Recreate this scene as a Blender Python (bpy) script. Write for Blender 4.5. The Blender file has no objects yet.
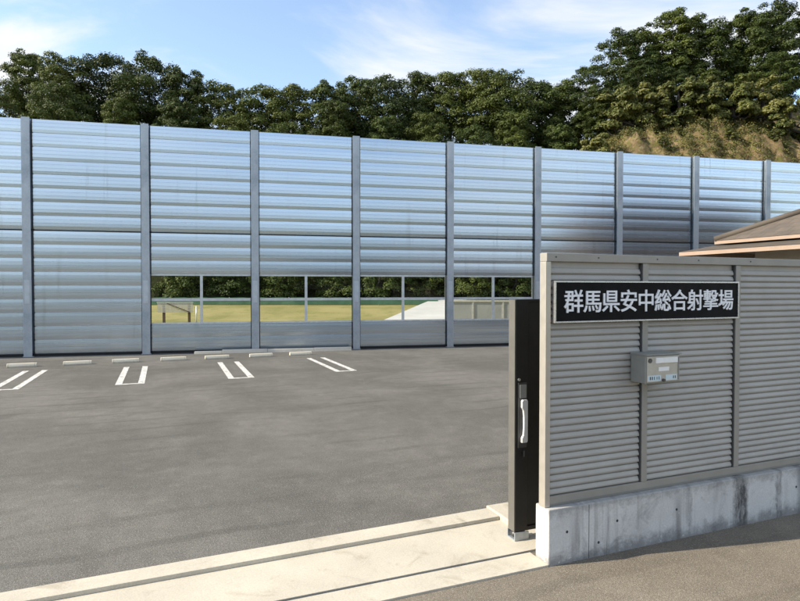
import bpy, bmesh, math, random
import numpy as np
from mathutils import Vector, Matrix

# ------------------------------------------------------------------ camera, sky, sun, exposure
sc = bpy.context.scene
COL = sc.collection
R = math.radians
PI = math.pi
CAM_H = 2.495
cam_d = bpy.data.cameras.new("camera")
cam_d.sensor_width = 36.0
cam_d.lens = 27.0
cam_d.clip_start = 0.05
cam_d.clip_end = 2000.0
cam = bpy.data.objects.new("camera", cam_d)
COL.objects.link(cam)
cam.location = (0, 0, CAM_H)
cam.rotation_euler = (R(90 - 1.19), 0, 0)
sc.camera = cam

SUN_EL = 34.0
SUN_AZ = (-0.980, -0.200)                # towards the sun, on the ground
_n = math.hypot(*SUN_AZ)
SUN_DIR = Vector((SUN_AZ[0] / _n * math.cos(R(SUN_EL)), SUN_AZ[1] / _n * math.cos(R(SUN_EL)), math.sin(R(SUN_EL))))
sun_d = bpy.data.lights.new("sun", 'SUN')
sun_d.energy = 3.9
sun_d.angle = R(0.5)
sun_d.color = (1.0, 0.90, 0.74)
sun = bpy.data.objects.new("sun", sun_d)
COL.objects.link(sun)
sun.rotation_euler = SUN_DIR.to_track_quat('Z', 'Y').to_euler()
sun.location = (-30, -10, 40)

world = bpy.data.worlds.new("World")
sc.world = world
world.use_nodes = True
wn, wl = world.node_tree.nodes, world.node_tree.links
wn.clear()
w_out = wn.new('ShaderNodeOutputWorld')
w_bg = wn.new('ShaderNodeBackground')
w_bg.inputs['Strength'].default_value = 0.14
sky = wn.new('ShaderNodeTexSky')
sky.sky_type = 'NISHITA'
sky.sun_disc = False
sky.sun_elevation = R(SUN_EL)
sky.sun_rotation = math.atan2(SUN_AZ[0], SUN_AZ[1])
sky.altitude = 100
sky.air_density = 1.0
sky.dust_density = 0.3
sky.ozone_density = 1.0
geo = wn.new('ShaderNodeTexCoord')
sep = wn.new('ShaderNodeSeparateXYZ')
wl.new(geo.outputs['Generated'], sep.inputs[0])
zz = wn.new('ShaderNodeMath'); zz.operation = 'MAXIMUM'; zz.inputs[1].default_value = 0.0
wl.new(sep.outputs['Z'], zz.inputs[0])
za = wn.new('ShaderNodeMath'); za.operation = 'ADD'; za.inputs[1].default_value = 0.12
wl.new(zz.outputs[0], za.inputs[0])
dx = wn.new('ShaderNodeMath'); dx.operation = 'DIVIDE'
dy = wn.new('ShaderNodeMath'); dy.operation = 'DIVIDE'
wl.new(sep.outputs['X'], dx.inputs[0]); wl.new(za.outputs[0], dx.inputs[1])
wl.new(sep.outputs['Y'], dy.inputs[0]); wl.new(za.outputs[0], dy.inputs[1])
cmb = wn.new('ShaderNodeCombineXYZ')
wl.new(dx.outputs[0], cmb.inputs[0]); wl.new(dy.outputs[0], cmb.inputs[1])
wmap = wn.new('ShaderNodeMapping')
wmap.inputs['Location'].default_value = (13.52, 19.266, 0)
wmap.inputs['Rotation'].default_value = (0, 0, R(45.2))
wmap.inputs['Scale'].default_value = (0.85, 1.5, 1)
wl.new(cmb.outputs[0], wmap.inputs[0])
cn = wn.new('ShaderNodeTexNoise')
cn.inputs['Scale'].default_value = 1.111
cn.inputs['Detail'].default_value = 9
cn.inputs['Roughness'].default_value = 0.56
cn.inputs['Distortion'].default_value = 0.5
wl.new(wmap.outputs[0], cn.inputs['Vector'])
cr = wn.new('ShaderNodeMapRange')
cr.interpolation_type = 'SMOOTHSTEP'
cr.inputs['From Min'].default_value = 0.395
cr.inputs['From Max'].default_value = 0.63
cr.inputs['To Min'].default_value = 0.08
cr.inputs['To Max'].default_value = 0.95
wl.new(cn.outputs['Fac'], cr.inputs['Value'])
cmix = wn.new('ShaderNodeMix'); cmix.data_type = 'RGBA'
wl.new(cr.outputs[0], cmix.inputs['Factor'])
wl.new(sky.outputs[0], cmix.inputs['A'])
cmix.inputs['B'].default_value = (3.6, 3.65, 3.7, 1)
wl.new(cmix.outputs['Result'], w_bg.inputs['Color'])
wl.new(w_bg.outputs[0], w_out.inputs[0])

sc.view_settings.view_transform = 'Standard'
sc.view_settings.look = 'None'
sc.view_settings.exposure = 1.05
sc.view_settings.gamma = 1.0
sc.view_settings.use_curve_mapping = False
sc.cycles.max_bounces = 8
sc.cycles.transparent_max_bounces = 12

rng = random.Random(11)

# ------------------------------------------------------------------ mesh helpers
class MB:
    """collects shapes, then links them as ONE mesh object"""
    def __init__(s):
        s.v, s.f, s.sm = [], [], []
    def add(s, vs, fs, smooth=False):
        o = len(s.v)
        s.v += [tuple(v) for v in vs]
        s.f += [tuple(i + o for i in f) for f in fs]
        s.sm += [smooth] * len(fs)
        return s
    def box(s, x0, x1, y0, y1, z0, z1):
        return s.add([(x0, y0, z0), (x1, y0, z0), (x1, y1, z0), (x0, y1, z0), (x0, y0, z1), (x1, y0, z1), (x1, y1, z1), (x0, y1, z1)],
                     [(0, 3, 2, 1), (4, 5, 6, 7), (0, 1, 5, 4), (1, 2, 6, 5), (2, 3, 7, 6), (3, 0, 4, 7)])
    def bar(s, a, b, w, h, up=(0, 0, 1)):
        a, b = Vector(a), Vector(b)
        d = (b - a).normalized()
        u = Vector(up)
        if abs(d.dot(u)) > 0.98: u = Vector((0, 1, 0))
        x = d.cross(u).normalized(); y = x.cross(d).normalized()
        vs = []
        for p in (a, b):
            for i, j in ((-1, -1), (1, -1), (1, 1), (-1, 1)):
                vs.append(p + x * (i * w / 2) + y * (j * h / 2))
        return s.add(vs, [(0, 1, 2, 3), (7, 6, 5, 4), (0, 4, 5, 1), (1, 5, 6, 2), (2, 6, 7, 3), (3, 7, 4, 0)])
    def tube(s, pts, rad, n=8, cap=True):
        pts = [Vector(p) for p in pts]
        rads = rad if isinstance(rad, (list, tuple)) else [rad] * len(pts)
        vs, fs = [], []
        for i, p in enumerate(pts):
            d = (pts[min(i + 1, len(pts) - 1)] - pts[max(i - 1, 0)]).normalized()
            u = Vector((0, 0, 1)) if abs(d.z) < 0.9 else Vector((1, 0, 0))
            x = d.cross(u).normalized(); y = x.cross(d).normalized()
            for k in range(n):
                a = 2 * PI * k / n
                vs.append(p + (x * math.cos(a) + y * math.sin(a)) * rads[i])
        for i in range(len(pts) - 1):
            for k in range(n):
                k2 = (k + 1) % n
                fs.append((i * n + k, i * n + k2, (i + 1) * n + k2, (i + 1) * n + k))
        s.add(vs, fs, True)
        if cap:
            o = len(s.v) - len(vs)
            s.f += [tuple(o + k for k in reversed(range(n))), tuple(o + (len(pts) - 1) * n + k for k in range(n))]
            s.sm += [False, False]
        return s
    def profile_x(s, prof, x0, x1):
        """open profile (y, z) extruded along x"""
        n = len(prof)
        vs = [(x0, y, z) for y, z in prof] + [(x1, y, z) for y, z in prof]
        return s.add(vs, [(i, n + i, n + i + 1, i + 1) for i in range(n - 1)])
    def prism_x(s, prof, x0, x1):
        """closed profile (y, z) extruded along x, with ends"""
        n = len(prof)
        vs = [(x0, y, z) for y, z in prof] + [(x1, y, z) for y, z in prof]
        fs = [(i, n + i, n + (i + 1) % n, (i + 1) % n) for i in range(n)]
        fs += [tuple(range(n)), tuple(reversed(range(n, 2 * n)))]
        return s.add(vs, fs)
    def disc_y(s, x, y, z, r, d, n=14):
        """short cylinder with its axis along y, front face at y-d"""
        vs = [(x + r * math.cos(2 * PI * k / n), y, z + r * math.sin(2 * PI * k / n)) for k in range(n)]
        vs += [(px, y - d, pz) for px, _, pz in vs]
        fs = [(k, (k + 1) % n, n + (k + 1) % n, n + k) for k in range(n)] + [tuple(range(n, 2 * n)), tuple(reversed(range(n)))]
        return s.add(vs, fs)
    def build(s, name, mat, parent=None, bevel=0.0, loc=None, rotz=None, recalc=True):
        me = bpy.data.meshes.new(name)
        me.from_pydata(s.v, [], s.f)
        me.polygons.foreach_set('use_smooth', s.sm)
        if recalc:
            bm = bmesh.new(); bm.from_mesh(me)
            bmesh.ops.recalc_face_normals(bm, faces=bm.faces)
            if bevel > 0:
                es = [e for e in bm.edges if len(e.link_faces) == 2 and e.calc_face_angle(0) > 0.5]
                bmesh.ops.bevel(bm, geom=es, offset=bevel, segments=2, profile=0.6, affect='EDGES', clamp_overlap=True)
            bm.to_mesh(me); bm.free()
        me.update()
        for m in (mat if isinstance(mat, (list, tuple)) else [mat]):
            me.materials.append(m)
        o = bpy.data.objects.new(name, me)
        COL.objects.link(o)
        if parent: o.parent = parent
        if loc is not None: o.location = loc
        if rotz is not None: o.rotation_euler = (0, 0, rotz)
        return o

def tag(o, label=None, cat=None, group=None, kind=None):
    if label: o['label'] = label
    if cat: o['category'] = cat
    if group: o['group'] = group
    if kind: o['kind'] = kind
    return o

def empty(name, loc, rotz=0.0):
    o = bpy.data.objects.new(name, None)
    o.empty_display_size = 0.2
    COL.objects.link(o)
    o.location = loc
    o.rotation_euler = (0, 0, rotz)
    return o

def copy_tree(o, parent=None):
    c = o.copy(); COL.objects.link(c)
    if parent: c.parent = parent
    for ch in list(o.children): copy_tree(ch, c)
    return c

# ------------------------------------------------------------------ materials
class NT:
    def __init__(s, name):
        s.m = bpy.data.materials.new(name)
        s.m.use_nodes = True
        s.n, s.l = s.m.node_tree.nodes, s.m.node_tree.links
        s.n.clear()
        s.out = s.n.new('ShaderNodeOutputMaterial')
        s.b = s.n.new('ShaderNodeBsdfPrincipled')
        s.l.new(s.b.outputs[0], s.out.inputs[0])
        s.tc = s.n.new('ShaderNodeTexCoord')
    def mapping(s, scale=(1, 1, 1), rot=(0, 0, 0), coord='Object', loc=(0, 0, 0)):
        m = s.n.new('ShaderNodeMapping')
        m.inputs['Scale'].default_value = scale
        m.inputs['Rotation'].default_value = rot
        m.inputs['Location'].default_value = loc
        s.l.new(s.tc.outputs[coord], m.inputs[0])
        return m.outputs[0]
    def noise(s, scale, detail=4, rough=0.55, vec=None, dist=0.0):
        t = s.n.new('ShaderNodeTexNoise')
        t.inputs['Scale'].default_value = scale
        t.inputs['Detail'].default_value = detail
        t.inputs['Roughness'].default_value = rough
        t.inputs['Distortion'].default_value = dist
        s.l.new(vec if vec is not None else s.tc.outputs['Object'], t.inputs['Vector'])
        return t.outputs['Fac']
    def rng(s, v, a, b, c=0.0, d=1.0, smooth=False):
        t = s.n.new('ShaderNodeMapRange')
        if smooth: t.interpolation_type = 'SMOOTHSTEP'
        for k, x in (('From Min', a), ('From Max', b), ('To Min', c), ('To Max', d)):
            t.inputs[k].default_value = x
        s.l.new(v, t.inputs['Value'])
        return t.outputs[0]
    def math(s, op, a, b=None):
        t = s.n.new('ShaderNodeMath'); t.operation = op
        for i, x in enumerate((a, b)):
            if x is None: continue
            if isinstance(x, (int, float)): t.inputs[i].default_value = x
            else: s.l.new(x, t.inputs[i])
        return t.outputs[0]
    def mix(s, f, a, b, mode='MIX'):
        t = s.n.new('ShaderNodeMix'); t.data_type = 'RGBA'; t.blend_type = mode
        for k, x in (('Factor', f), ('A', a), ('B', b)):
            if isinstance(x, (int, float)): t.inputs[k].default_value = x
            elif isinstance(x, tuple): t.inputs[k].default_value = (*x, 1) if len(x) == 3 else x
            else: s.l.new(x, t.inputs[k])
        return t.outputs['Result']
    def set(s, **kw):
        for k, x in kw.items():
            k = {'base': 'Base Color', 'rough': 'Roughness', 'metal': 'Metallic', 'spec': 'Specular IOR Level'}.get(k, k)
            if isinstance(x, (int, float)): s.b.inputs[k].default_value = x
            elif isinstance(x, tuple): s.b.inputs[k].default_value = (*x, 1)
            else: s.l.new(x, s.b.inputs[k])
        return s
    def bump(s, h, strength=0.3, dist=0.01):
        t = s.n.new('ShaderNodeBump')
        t.inputs['Strength'].default_value = strength
        t.inputs['Distance'].default_value = dist
        s.l.new(h, t.inputs['Height'])
        s.l.new(t.outputs[0], s.b.inputs['Normal'])
        return s

def simple(name, base, rough=0.6, metal=0.0, var=0.12, scale=6.0, bump=0.0):
    t = NT(name)
    f = t.rng(t.noise(scale, 5, 0.6), 0.3, 0.7)
    lo = tuple(c * (1 - var) for c in base); hi = tuple(c * (1 + var) for c in base)
    t.set(base=t.mix(f, lo, hi), rough=t.rng(t.noise(scale * 2.3, 4), 0.3, 0.7, max(0.02, rough - 0.08), rough + 0.08), metal=metal)
    if bump: t.bump(t.noise(scale * 8, 4), bump, 0.005)
    return t.m

def asphalt_material(name, base, worn, patch_scale=0.30):
    t = NT(name)
    mid = t.rng(t.noise(4.0, 6, 0.72), 0.35, 0.65, 0.0, 0.38)
    big = t.rng(t.noise(patch_scale, 5, 0.6, dist=0.6), 0.35, 0.68, smooth=True)
    col = t.mix(big, base, worn)
    col = t.mix(mid, col, tuple(c * 0.66 for c in base))
    lt = t.rng(t.noise(3.1, 6, 0.7, vec=t.mapping((1, 1, 1), loc=(4, 9, 2))), 0.50, 0.75, 0, 0.28, True)
    col = t.mix(lt, col, tuple(c * 1.35 for c in worn))
    streak = t.rng(t.noise(0.5, 4, 0.6, vec=t.mapping((1.6, 0.16, 1), (0, 0, R(35)))), 0.48, 0.72, 0, 0.35)
    col = t.mix(streak, col, tuple(c * 0.62 for c in base))
    wv = t.n.new('ShaderNodeTexWave'); wv.wave_type = 'RINGS'; wv.inputs['Scale'].default_value = 0.42; wv.inputs['Distortion'].default_value = 2.5; wv.inputs['Detail'].default_value = 3
    t.l.new(t.mapping((1, 1, 1), loc=(5.5, -9.0, 0)), wv.inputs['Vector'])
    arc = t.math('MULTIPLY', t.rng(wv.outputs['Fac'], 0.86, 0.98, 0, 0.4, True), t.rng(t.noise(0.35, 3, 0.5), 0.45, 0.6))
    col = t.mix(arc, col, tuple(c * 0.55 for c in base))
    blot = t.rng(t.noise(1.7, 5, 0.65), 0.56, 0.74, 0, 0.4, True)
    col = t.mix(blot, col, tuple(c * 0.6 for c in base))
    vor = t.n.new('ShaderNodeTexVoronoi'); vor.inputs['Scale'].default_value = 95
    t.l.new(t.tc.outputs['Object'], vor.inputs['Vector'])
    gr = t.rng(t.noise(38, 4, 0.75), 0.4, 0.62, 0.0, 0.45)
    col = t.mix(gr, col, tuple(c * 0.55 for c in base))
    gl = t.rng(t.noise(55, 3, 0.7, vec=t.mapping((1, 1, 1), loc=(7, 3, 1))), 0.55, 0.70, 0.0, 0.6)
    col = t.mix(gl, col, tuple(min(0.5, c * 1.7) for c in worn))
    sp = t.rng(t.noise(140, 2, 0.6), 0.36, 0.66)
    col = t.mix(sp, t.mix(1.0, col, (0.62, 0.62, 0.62), 'MULTIPLY'), t.mix(1.0, col, (1.42, 1.40, 1.36), 'MULTIPLY'))
    st = t.rng(vor.outputs['Distance'], 0.08, 0.22, 0.6, 0.0)
    col = t.mix(st, col, tuple(min(0.4, c * 2.3) for c in worn))
    t.set(base=col, rough=0.9, spec=0.25)
    h = t.math('ADD', t.noise(110, 3, 0.7), t.math('MULTIPLY', vor.outputs['Distance'], 0.8))
    t.bump(h, 0.55, 0.006)
    return t.m

def concrete_material(name, base, dark, stain=0.35, scale=1.0, streaky=False):
    t = NT(name)
    a = t.rng(t.noise(1.3 * scale, 6, 0.65), 0.3, 0.7)
    col = t.mix(a, base, tuple(c * 0.8 for c in base))
    b = t.rng(t.noise(3.3 * scale, 7, 0.7, dist=0.8), 0.52, 0.75, 0, stain, True)
    col = t.mix(b, col, dark)
    if streaky:
        v = t.rng(t.noise(1.0, 6, 0.6, vec=t.mapping((5.5, 1, 0.35))), 0.47, 0.64, 0, 0.85, True)
        w = t.rng(t.noise(2.2, 3, 0.5, vec=t.mapping((1.1, 1, 0.3))), 0.40, 0.58)
        col = t.mix(t.math('MULTIPLY', v, w), col, tuple(c * 1.6 for c in dark))
        sp = t.n.new('ShaderNodeSeparateXYZ'); t.l.new(t.tc.outputs['Object'], sp.inputs[0])
        wx = t.math('ADD', sp.outputs['X'], t.math('MULTIPLY', t.math('SUBTRACT', t.noise(7, 5, 0.7), 0.5), 0.16))
        for cx, hw, am in ((2.43, 0.13, 0.95), (3.02, 0.06, 0.6), (4.3, 0.1, 0.7), (1.72, 0.03, 0.35)):
            dd = t.math('ABSOLUTE', t.math('SUBTRACT', wx, cx))
            dr = t.rng(dd, hw * 0.35, hw, am, 0.0, True)
            dr = t.math('MULTIPLY', dr, t.rng(t.noise(9, 6, 0.75, vec=t.mapping((1, 1, 0.4))), 0.30, 0.55))
            col = t.mix(dr, col, (0.06, 0.06, 0.06))
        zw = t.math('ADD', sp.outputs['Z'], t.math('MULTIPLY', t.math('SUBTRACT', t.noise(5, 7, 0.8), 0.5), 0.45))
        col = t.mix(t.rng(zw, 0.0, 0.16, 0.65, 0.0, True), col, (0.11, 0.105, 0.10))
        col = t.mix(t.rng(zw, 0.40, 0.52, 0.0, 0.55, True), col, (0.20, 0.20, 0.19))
        bl = t.rng(t.noise(14, 6, 0.75), 0.58, 0.68, 0, 0.5, True)
        col = t.mix(bl, col, tuple(min(0.75, c * 1.35) for c in base))
    g = t.rng(t.noise(60, 3, 0.7), 0.3, 0.75, 0.88, 1.1)
    gc = t.n.new('ShaderNodeCombineColor')
    for i in range(3): t.l.new(g, gc.inputs[i])
    col = t.mix(1.0, col, gc.outputs[0], 'MULTIPLY')
    t.set(base=col, rough=0.85, spec=0.3)
    t.bump(t.math('ADD', t.noise(45, 5, 0.7), t.math('MULTIPLY', t.noise(5, 4), 1.5)), 0.3, 0.006)
    return t.m

M = {}
M['lot'] = asphalt_material('lot_asphalt', (0.108, 0.105, 0.096), (0.185, 0.180, 0.166))
M['road'] = asphalt_material('road_asphalt', (0.175, 0.152, 0.122), (0.24, 0.212, 0.17), 0.5)
M['apron'] = concrete_material('apron_concrete', (0.54, 0.495, 0.405), (0.27, 0.23, 0.17), 0.65, 0.8)
M['wall_conc'] = concrete_material('stained_concrete', (0.66, 0.65, 0.63), (0.10, 0.10, 0.10), 0.45, 1.2, True)
M['kerb'] = concrete_material('kerb_concrete', (0.60, 0.57, 0.50), (0.25, 0.22, 0.17), 0.4, 1.5)
M['stop'] = concrete_material('stop_concrete', (0.74, 0.68, 0.55), (0.45, 0.40, 0.30), 0.4, 2.0)
M['path'] = concrete_material('path_concrete', (0.56, 0.55, 0.53), (0.5, 0.48, 0.44), 0.2, 0.2)
M['grey_wall'] = concrete_material('grey_concrete', (0.42, 0.42, 0.41), (0.16, 0.16, 0.16), 0.3, 0.4)

def paint_material():
    t = NT('worn_white_paint')
    f = t.rng(t.noise(9, 6, 0.7), 0.40, 0.58)
    t.set(base=t.mix(f, (0.30, 0.285, 0.26), (0.72, 0.71, 0.68)), rough=0.7)
    t.bump(t.noise(110, 3, 0.7), 0.4, 0.005)
    return t.m
M['paint'] = paint_material()

def panel_material():
    t = NT('brushed_barrier_metal')
    n1 = t.rng(t.noise(0.5, 4, 0.6, vec=t.mapping((0.25, 1, 2.2))), 0.3, 0.7)
    n2 = t.rng(t.noise(2.0, 5, 0.6, vec=t.mapping((0.12, 1, 9))), 0.3, 0.7)
    col = t.mix(n1, (0.62, 0.70, 0.785), (0.71, 0.79, 0.87))
    col = t.mix(n2, t.mix(1.0, col, (0.95, 0.95, 0.95), 'MULTIPLY'), col)
    oi = t.n.new('ShaderNodeObjectInfo')
    col = t.mix(oi.outputs['Random'], t.mix(1.0, col, (0.88, 0.89, 0.90), 'MULTIPLY'), col)
    drip = t.math('MULTIPLY', t.rng(t.noise(1.0, 5, 0.65, vec=t.mapping((3.2, 1, 0.16))), 0.56, 0.70, 0, 0.35, True), t.rng(t.noise(0.4, 3), 0.4, 0.6))
    col = t.mix(drip, col, (0.34, 0.36, 0.37))
    t.set(base=col, metal=0.95, rough=t.rng(n2, 0, 1, 0.23, 0.28))
    return t.m
M['panel'] = panel_material()

def galv_material():
    t = NT('galvanised_steel')
    vor = t.n.new('ShaderNodeTexVoronoi'); vor.inputs['Scale'].default_value = 22
    t.l.new(t.tc.outputs['Object'], vor.inputs['Vector'])
    c = t.n.new('ShaderNodeSeparateColor'); t.l.new(vor.outputs['Color'], c.inputs[0])
    blot = t.rng(t.noise(1.4, 5, 0.6, vec=t.mapping((1, 1, 0.7))), 0.35, 0.7)
    col = t.mix(blot, (0.34, 0.38, 0.42), (0.52, 0.55, 0.58))
    col = t.mix(t.rng(c.outputs[0], 0, 1, 0, 0.25), col, (0.60, 0.63, 0.66))
    t.set(base=col, metal=0.6, rough=t.rng(blot, 0, 1, 0.55, 0.38))
    return t.m
M['galv'] = galv_material()
M['glint'] = simple('painted_sun_glint', (0.56, 0.60, 0.65), 0.36, 0.6, 0.08, 5)  # paler metal tone painting a sun glint on the posts
M['alu_rail'] = simple('window_rail_metal', (0.62, 0.64, 0.64), 0.45, 0.4)
M['fence'] = simple('grey_fence_aluminium', (0.30, 0.284, 0.25), 0.5, 0.1, 0.08, 3.0)
M['fence_slat'] = simple('grey_slat_aluminium', (0.37, 0.354, 0.32), 0.5, 0.1, 0.07, 3.0)
M['champagne'] = simple('pale_anodised_aluminium', (0.50, 0.46, 0.40), 0.38, 0.5, 0.06)
M['black_gate'] = simple('dark_bronze_gate', (0.016, 0.016, 0.015), 0.4, 0.2, 0.2)
M['silver'] = simple('satin_silver', (0.62, 0.62, 0.62), 0.3, 0.8, 0.06, 20)
M['sign_black'] = simple('black_sign_face', (0.004, 0.004, 0.0045), 0.55, 0.0, 0.2)
M['sign_black'].node_tree.nodes['Principled BSDF'].inputs['Specular IOR Level'].default_value = 0.12
M['letter'] = simple('brushed_letter_metal', (0.80, 0.81, 0.83), 0.5, 0.1, 0.1, 30)
M['gate_edge'] = simple('gate_edge_aluminium', (0.155, 0.148, 0.132), 0.5, 0.3, 0.1, 4)
M['box_grey'] = simple('box_grey_metal', (0.27, 0.275, 0.255), 0.5, 0.3, 0.06, 12)
M['box_face'] = simple('box_face_steel', (0.50, 0.47, 0.41), 0.4, 0.35, 0.08, 14)
M['handle'] = simple('pale_cast_handle', (0.66, 0.66, 0.65), 0.4, 0.2, 0.05, 20)
M['white'] = simple('white_label', (0.80, 0.80, 0.78), 0.5, 0, 0.04, 20)
M['pale_blue'] = simple('pale_blue_label', (0.55, 0.66, 0.70), 0.5, 0, 0.05, 20)
M['ink'] = simple('dark_ink', (0.03, 0.03, 0.035), 0.6)
M['strip_black'] = simple('joint_and_shade_black', (0.012, 0.012, 0.013), 0.8)  # black of the joints, and of the shade strips beside the posts
M['dark_slot'] = simple('dark_gap', (0.05, 0.05, 0.05), 0.9)
M['rail_steel'] = simple('track_steel', (0.10, 0.10, 0.10), 0.5, 0.7, 0.2, 8)
M['timber'] = simple('brown_timber', (0.085, 0.05, 0.03), 0.8, 0, 0.25, 8)
M['board'] = simple('grey_board', (0.46, 0.45, 0.42), 0.7, 0, 0.15, 8)
M['net'] = simple('green_screen_cloth', (0.06, 0.14, 0.085), 0.85, 0, 0.2, 1.2)
M['fascia'] = simple('beige_fascia', (0.33, 0.24, 0.18), 0.6, 0, 0.08, 4)
M['house_wall'] = simple('beige_render', (0.36, 0.31, 0.25), 0.85, 0, 0.1, 2, 0.2)
M['soffit'] = simple('dark_soffit', (0.06, 0.045, 0.035), 0.8)
M['red'] = simple('red_lamp_cover', (0.45, 0.06, 0.04), 0.4)

def roof_material():
    t = NT('brown_roof_tiles')
    br = t.n.new('ShaderNodeTexBrick')
    t.l.new(t.mapping((1, 1, 1), coord='UV'), br.inputs['Vector'])
    for k, v in (('Scale', 1.0), ('Mortar Size', 0.012), ('Brick Width', 0.3), ('Row Height', 0.24), ('Bias', 0.0)):
        br.inputs[k].default_value = v
    br.inputs['Color1'].default_value = (0.095, 0.076, 0.06, 1)
    br.inputs['Color2'].default_value = (0.125, 0.10, 0.077, 1)
    br.inputs['Mortar'].default_value = (0.08, 0.065, 0.05, 1)
    f = t.rng(t.noise(3, 5), 0.3, 0.7, 0.8, 1.1)
    gc = t.n.new('ShaderNodeCombineColor')
    for i in range(3): t.l.new(f, gc.inputs[i])
    t.set(base=t.mix(1.0, br.outputs['Color'], gc.outputs[0], 'MULTIPLY'), rough=0.75)
    t.bump(br.outputs['Fac'], -0.6, 0.02)
    return t.m
M['roof'] = roof_material()

def glass_material():
    t = NT('clear_window_sheet')
    t.n.remove(t.b)
    fr = t.n.new('ShaderNodeFresnel'); fr.inputs['IOR'].default_value = 1.45
    tr = t.n.new('ShaderNodeBsdfTransparent'); tr.inputs['Color'].default_value = (0.90, 0.93, 0.91, 1)
    gl = t.n.new('ShaderNodeBsdfGlossy'); gl.inputs['Roughness'].default_value = 0.04
    mx = t.n.new('ShaderNodeMixShader')
    t.l.new(fr.outputs[0], mx.inputs[0]); t.l.new(tr.outputs[0], mx.inputs[1]); t.l.new(gl.outputs[0], mx.inputs[2])
    t.l.new(mx.outputs[0], t.out.inputs[0])
    return t.m
M['glass'] = glass_material()

def grass_material():
    t = NT('dry_mown_grass')
    a = t.rng(t.noise(0.12, 5, 0.6), 0.35, 0.65, smooth=True)
    col = t.mix(a, (0.29, 0.26, 0.11), (0.38, 0.335, 0.155))
    b = t.rng(t.noise(0.35, 7, 0.75, vec=t.mapping((1.0, 0.6, 1))), 0.46, 0.64, 0, 0.75, True)
    col = t.mix(b, col, (0.19, 0.21, 0.065))
    c = t.rng(t.noise(9, 4, 0.8), 0.3, 0.7, 0, 0.5)
    col = t.mix(c, col, (0.16, 0.14, 0.05))
    t.set(base=col, rough=0.95, spec=0.1)
    t.bump(t.noise(14, 5, 0.8), 0.8, 0.06)
    return t.m
M['grass'] = grass_material()

def forest_material():
    t = NT('unseen_dark_hill')
    f = t.rng(t.noise(0.2, 6, 0.65), 0.35, 0.65)
    t.set(base=t.mix(f, (0.020, 0.030, 0.014), (0.050, 0.062, 0.028)), rough=0.95, spec=0.05)
    return t.m
M['forest'] = forest_material()

def hill_material():
    t = NT('wooded_hillside_soil')
    f = t.rng(t.noise(0.25, 6, 0.65), 0.35, 0.65)
    forest = t.mix(f, (0.018, 0.022, 0.009), (0.040, 0.044, 0.016))
    sp = t.n.new('ShaderNodeSeparateXYZ'); t.l.new(t.tc.outputs['Object'], sp.inputs[0])
    wob = t.math('MULTIPLY', t.math('SUBTRACT', t.noise(0.16, 5, 0.6), 0.5), 16.0)
    xs = t.math('ADD', sp.outputs['X'], wob)
    mx = t.rng(xs, 22, 27, smooth=True)
    zs = t.math('ADD', sp.outputs['Z'], t.math('MULTIPLY', wob, 0.35))
    mz = t.math('MULTIPLY', t.rng(zs, 8, 12, smooth=True), t.rng(zs, 24.5, 28.0, 1, 0, True))
    e = t.noise(0.5, 7, 0.7, vec=t.mapping((1, 1, 0.8)), dist=0.8)
    earth = t.mix(t.rng(e, 0.35, 0.65), (0.13, 0.09, 0.05), (0.31, 0.23, 0.125))
    rk = t.rng(t.noise(2.6, 7, 0.8, dist=0.6), 0.50, 0.66, 0, 0.75, True)
    earth = t.mix(rk, earth, (0.075, 0.055, 0.035))
    pale = t.rng(t.noise(1.1, 6, 0.75, vec=t.mapping((1, 1, 1), loc=(5, 2, 8))), 0.55, 0.68, 0, 0.7, True)
    earth = t.mix(pale, earth, (0.38, 0.32, 0.20))
    earth = t.mix(t.rng(t.noise(1.6, 6, 0.7), 0.44, 0.60, 0, 0.85, True), earth, (0.13, 0.13, 0.035))
    t.set(base=t.mix(t.math('MULTIPLY', mx, mz), forest, earth), rough=0.95, spec=0.1)
    t.bump(t.noise(0.9, 7, 0.75), 0.9, 0.6)
    return t.m
M['hill'] = hill_material()

def leaf_material(name, lo, hi, tip):
    t = NT(name)
    g = t.n.new('ShaderNodeNewGeometry')
    oi = t.n.new('ShaderNodeObjectInfo')
    cl = t.rng(t.noise(0.33, 3, 0.5, vec=t.mapping((1, 1, 1))), 0.35, 0.65)
    col = t.mix(cl, lo, hi)
    col = t.mix(t.rng(g.outputs['Random Per Island'], 0.55, 1.0, 0, 0.6), col, tip)
    col = t.mix(t.rng(oi.outputs['Random'], 0.0, 0.45, 0.55, 0.0), col, tuple(c * 0.55 for c in lo))
    col = t.mix(t.rng(oi.outputs['Random'], 0.6, 1.0, 0.0, 0.28), col, tip)
    t.set(base=col, rough=0.6, spec=0.25)
    tl = t.n.new('ShaderNodeBsdfTranslucent')
    t.l.new(col, tl.inputs['Color'])
    mx = t.n.new('ShaderNodeMixShader'); mx.inputs[0].default_value = 0.15
    t.l.new(t.b.outputs[0], mx.inputs[1]); t.l.new(tl.outputs[0], mx.inputs[2])
    t.l.new(mx.outputs[0], t.out.inputs[0])
    return t.m
M['leaf'] = leaf_material('dark_broadleaf', (0.030, 0.050, 0.011), (0.070, 0.100, 0.022), (0.11, 0.13, 0.030))
M['leaf_light'] = leaf_material('olive_broadleaf', (0.046, 0.072, 0.014), (0.095, 0.120, 0.026), (0.14, 0.15, 0.036))
M['shrub'] = leaf_material('bank_shrub_leaf', (0.05, 0.07, 0.016), (0.12, 0.13, 0.03), (0.22, 0.20, 0.07))
M['tuft'] = leaf_material('dry_bank_growth', (0.09, 0.085, 0.025), (0.17, 0.145, 0.05), (0.26, 0.21, 0.09))
M['bark'] = simple('grey_brown_bark', (0.05, 0.042, 0.032), 0.9, 0, 0.3, 5)

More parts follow.
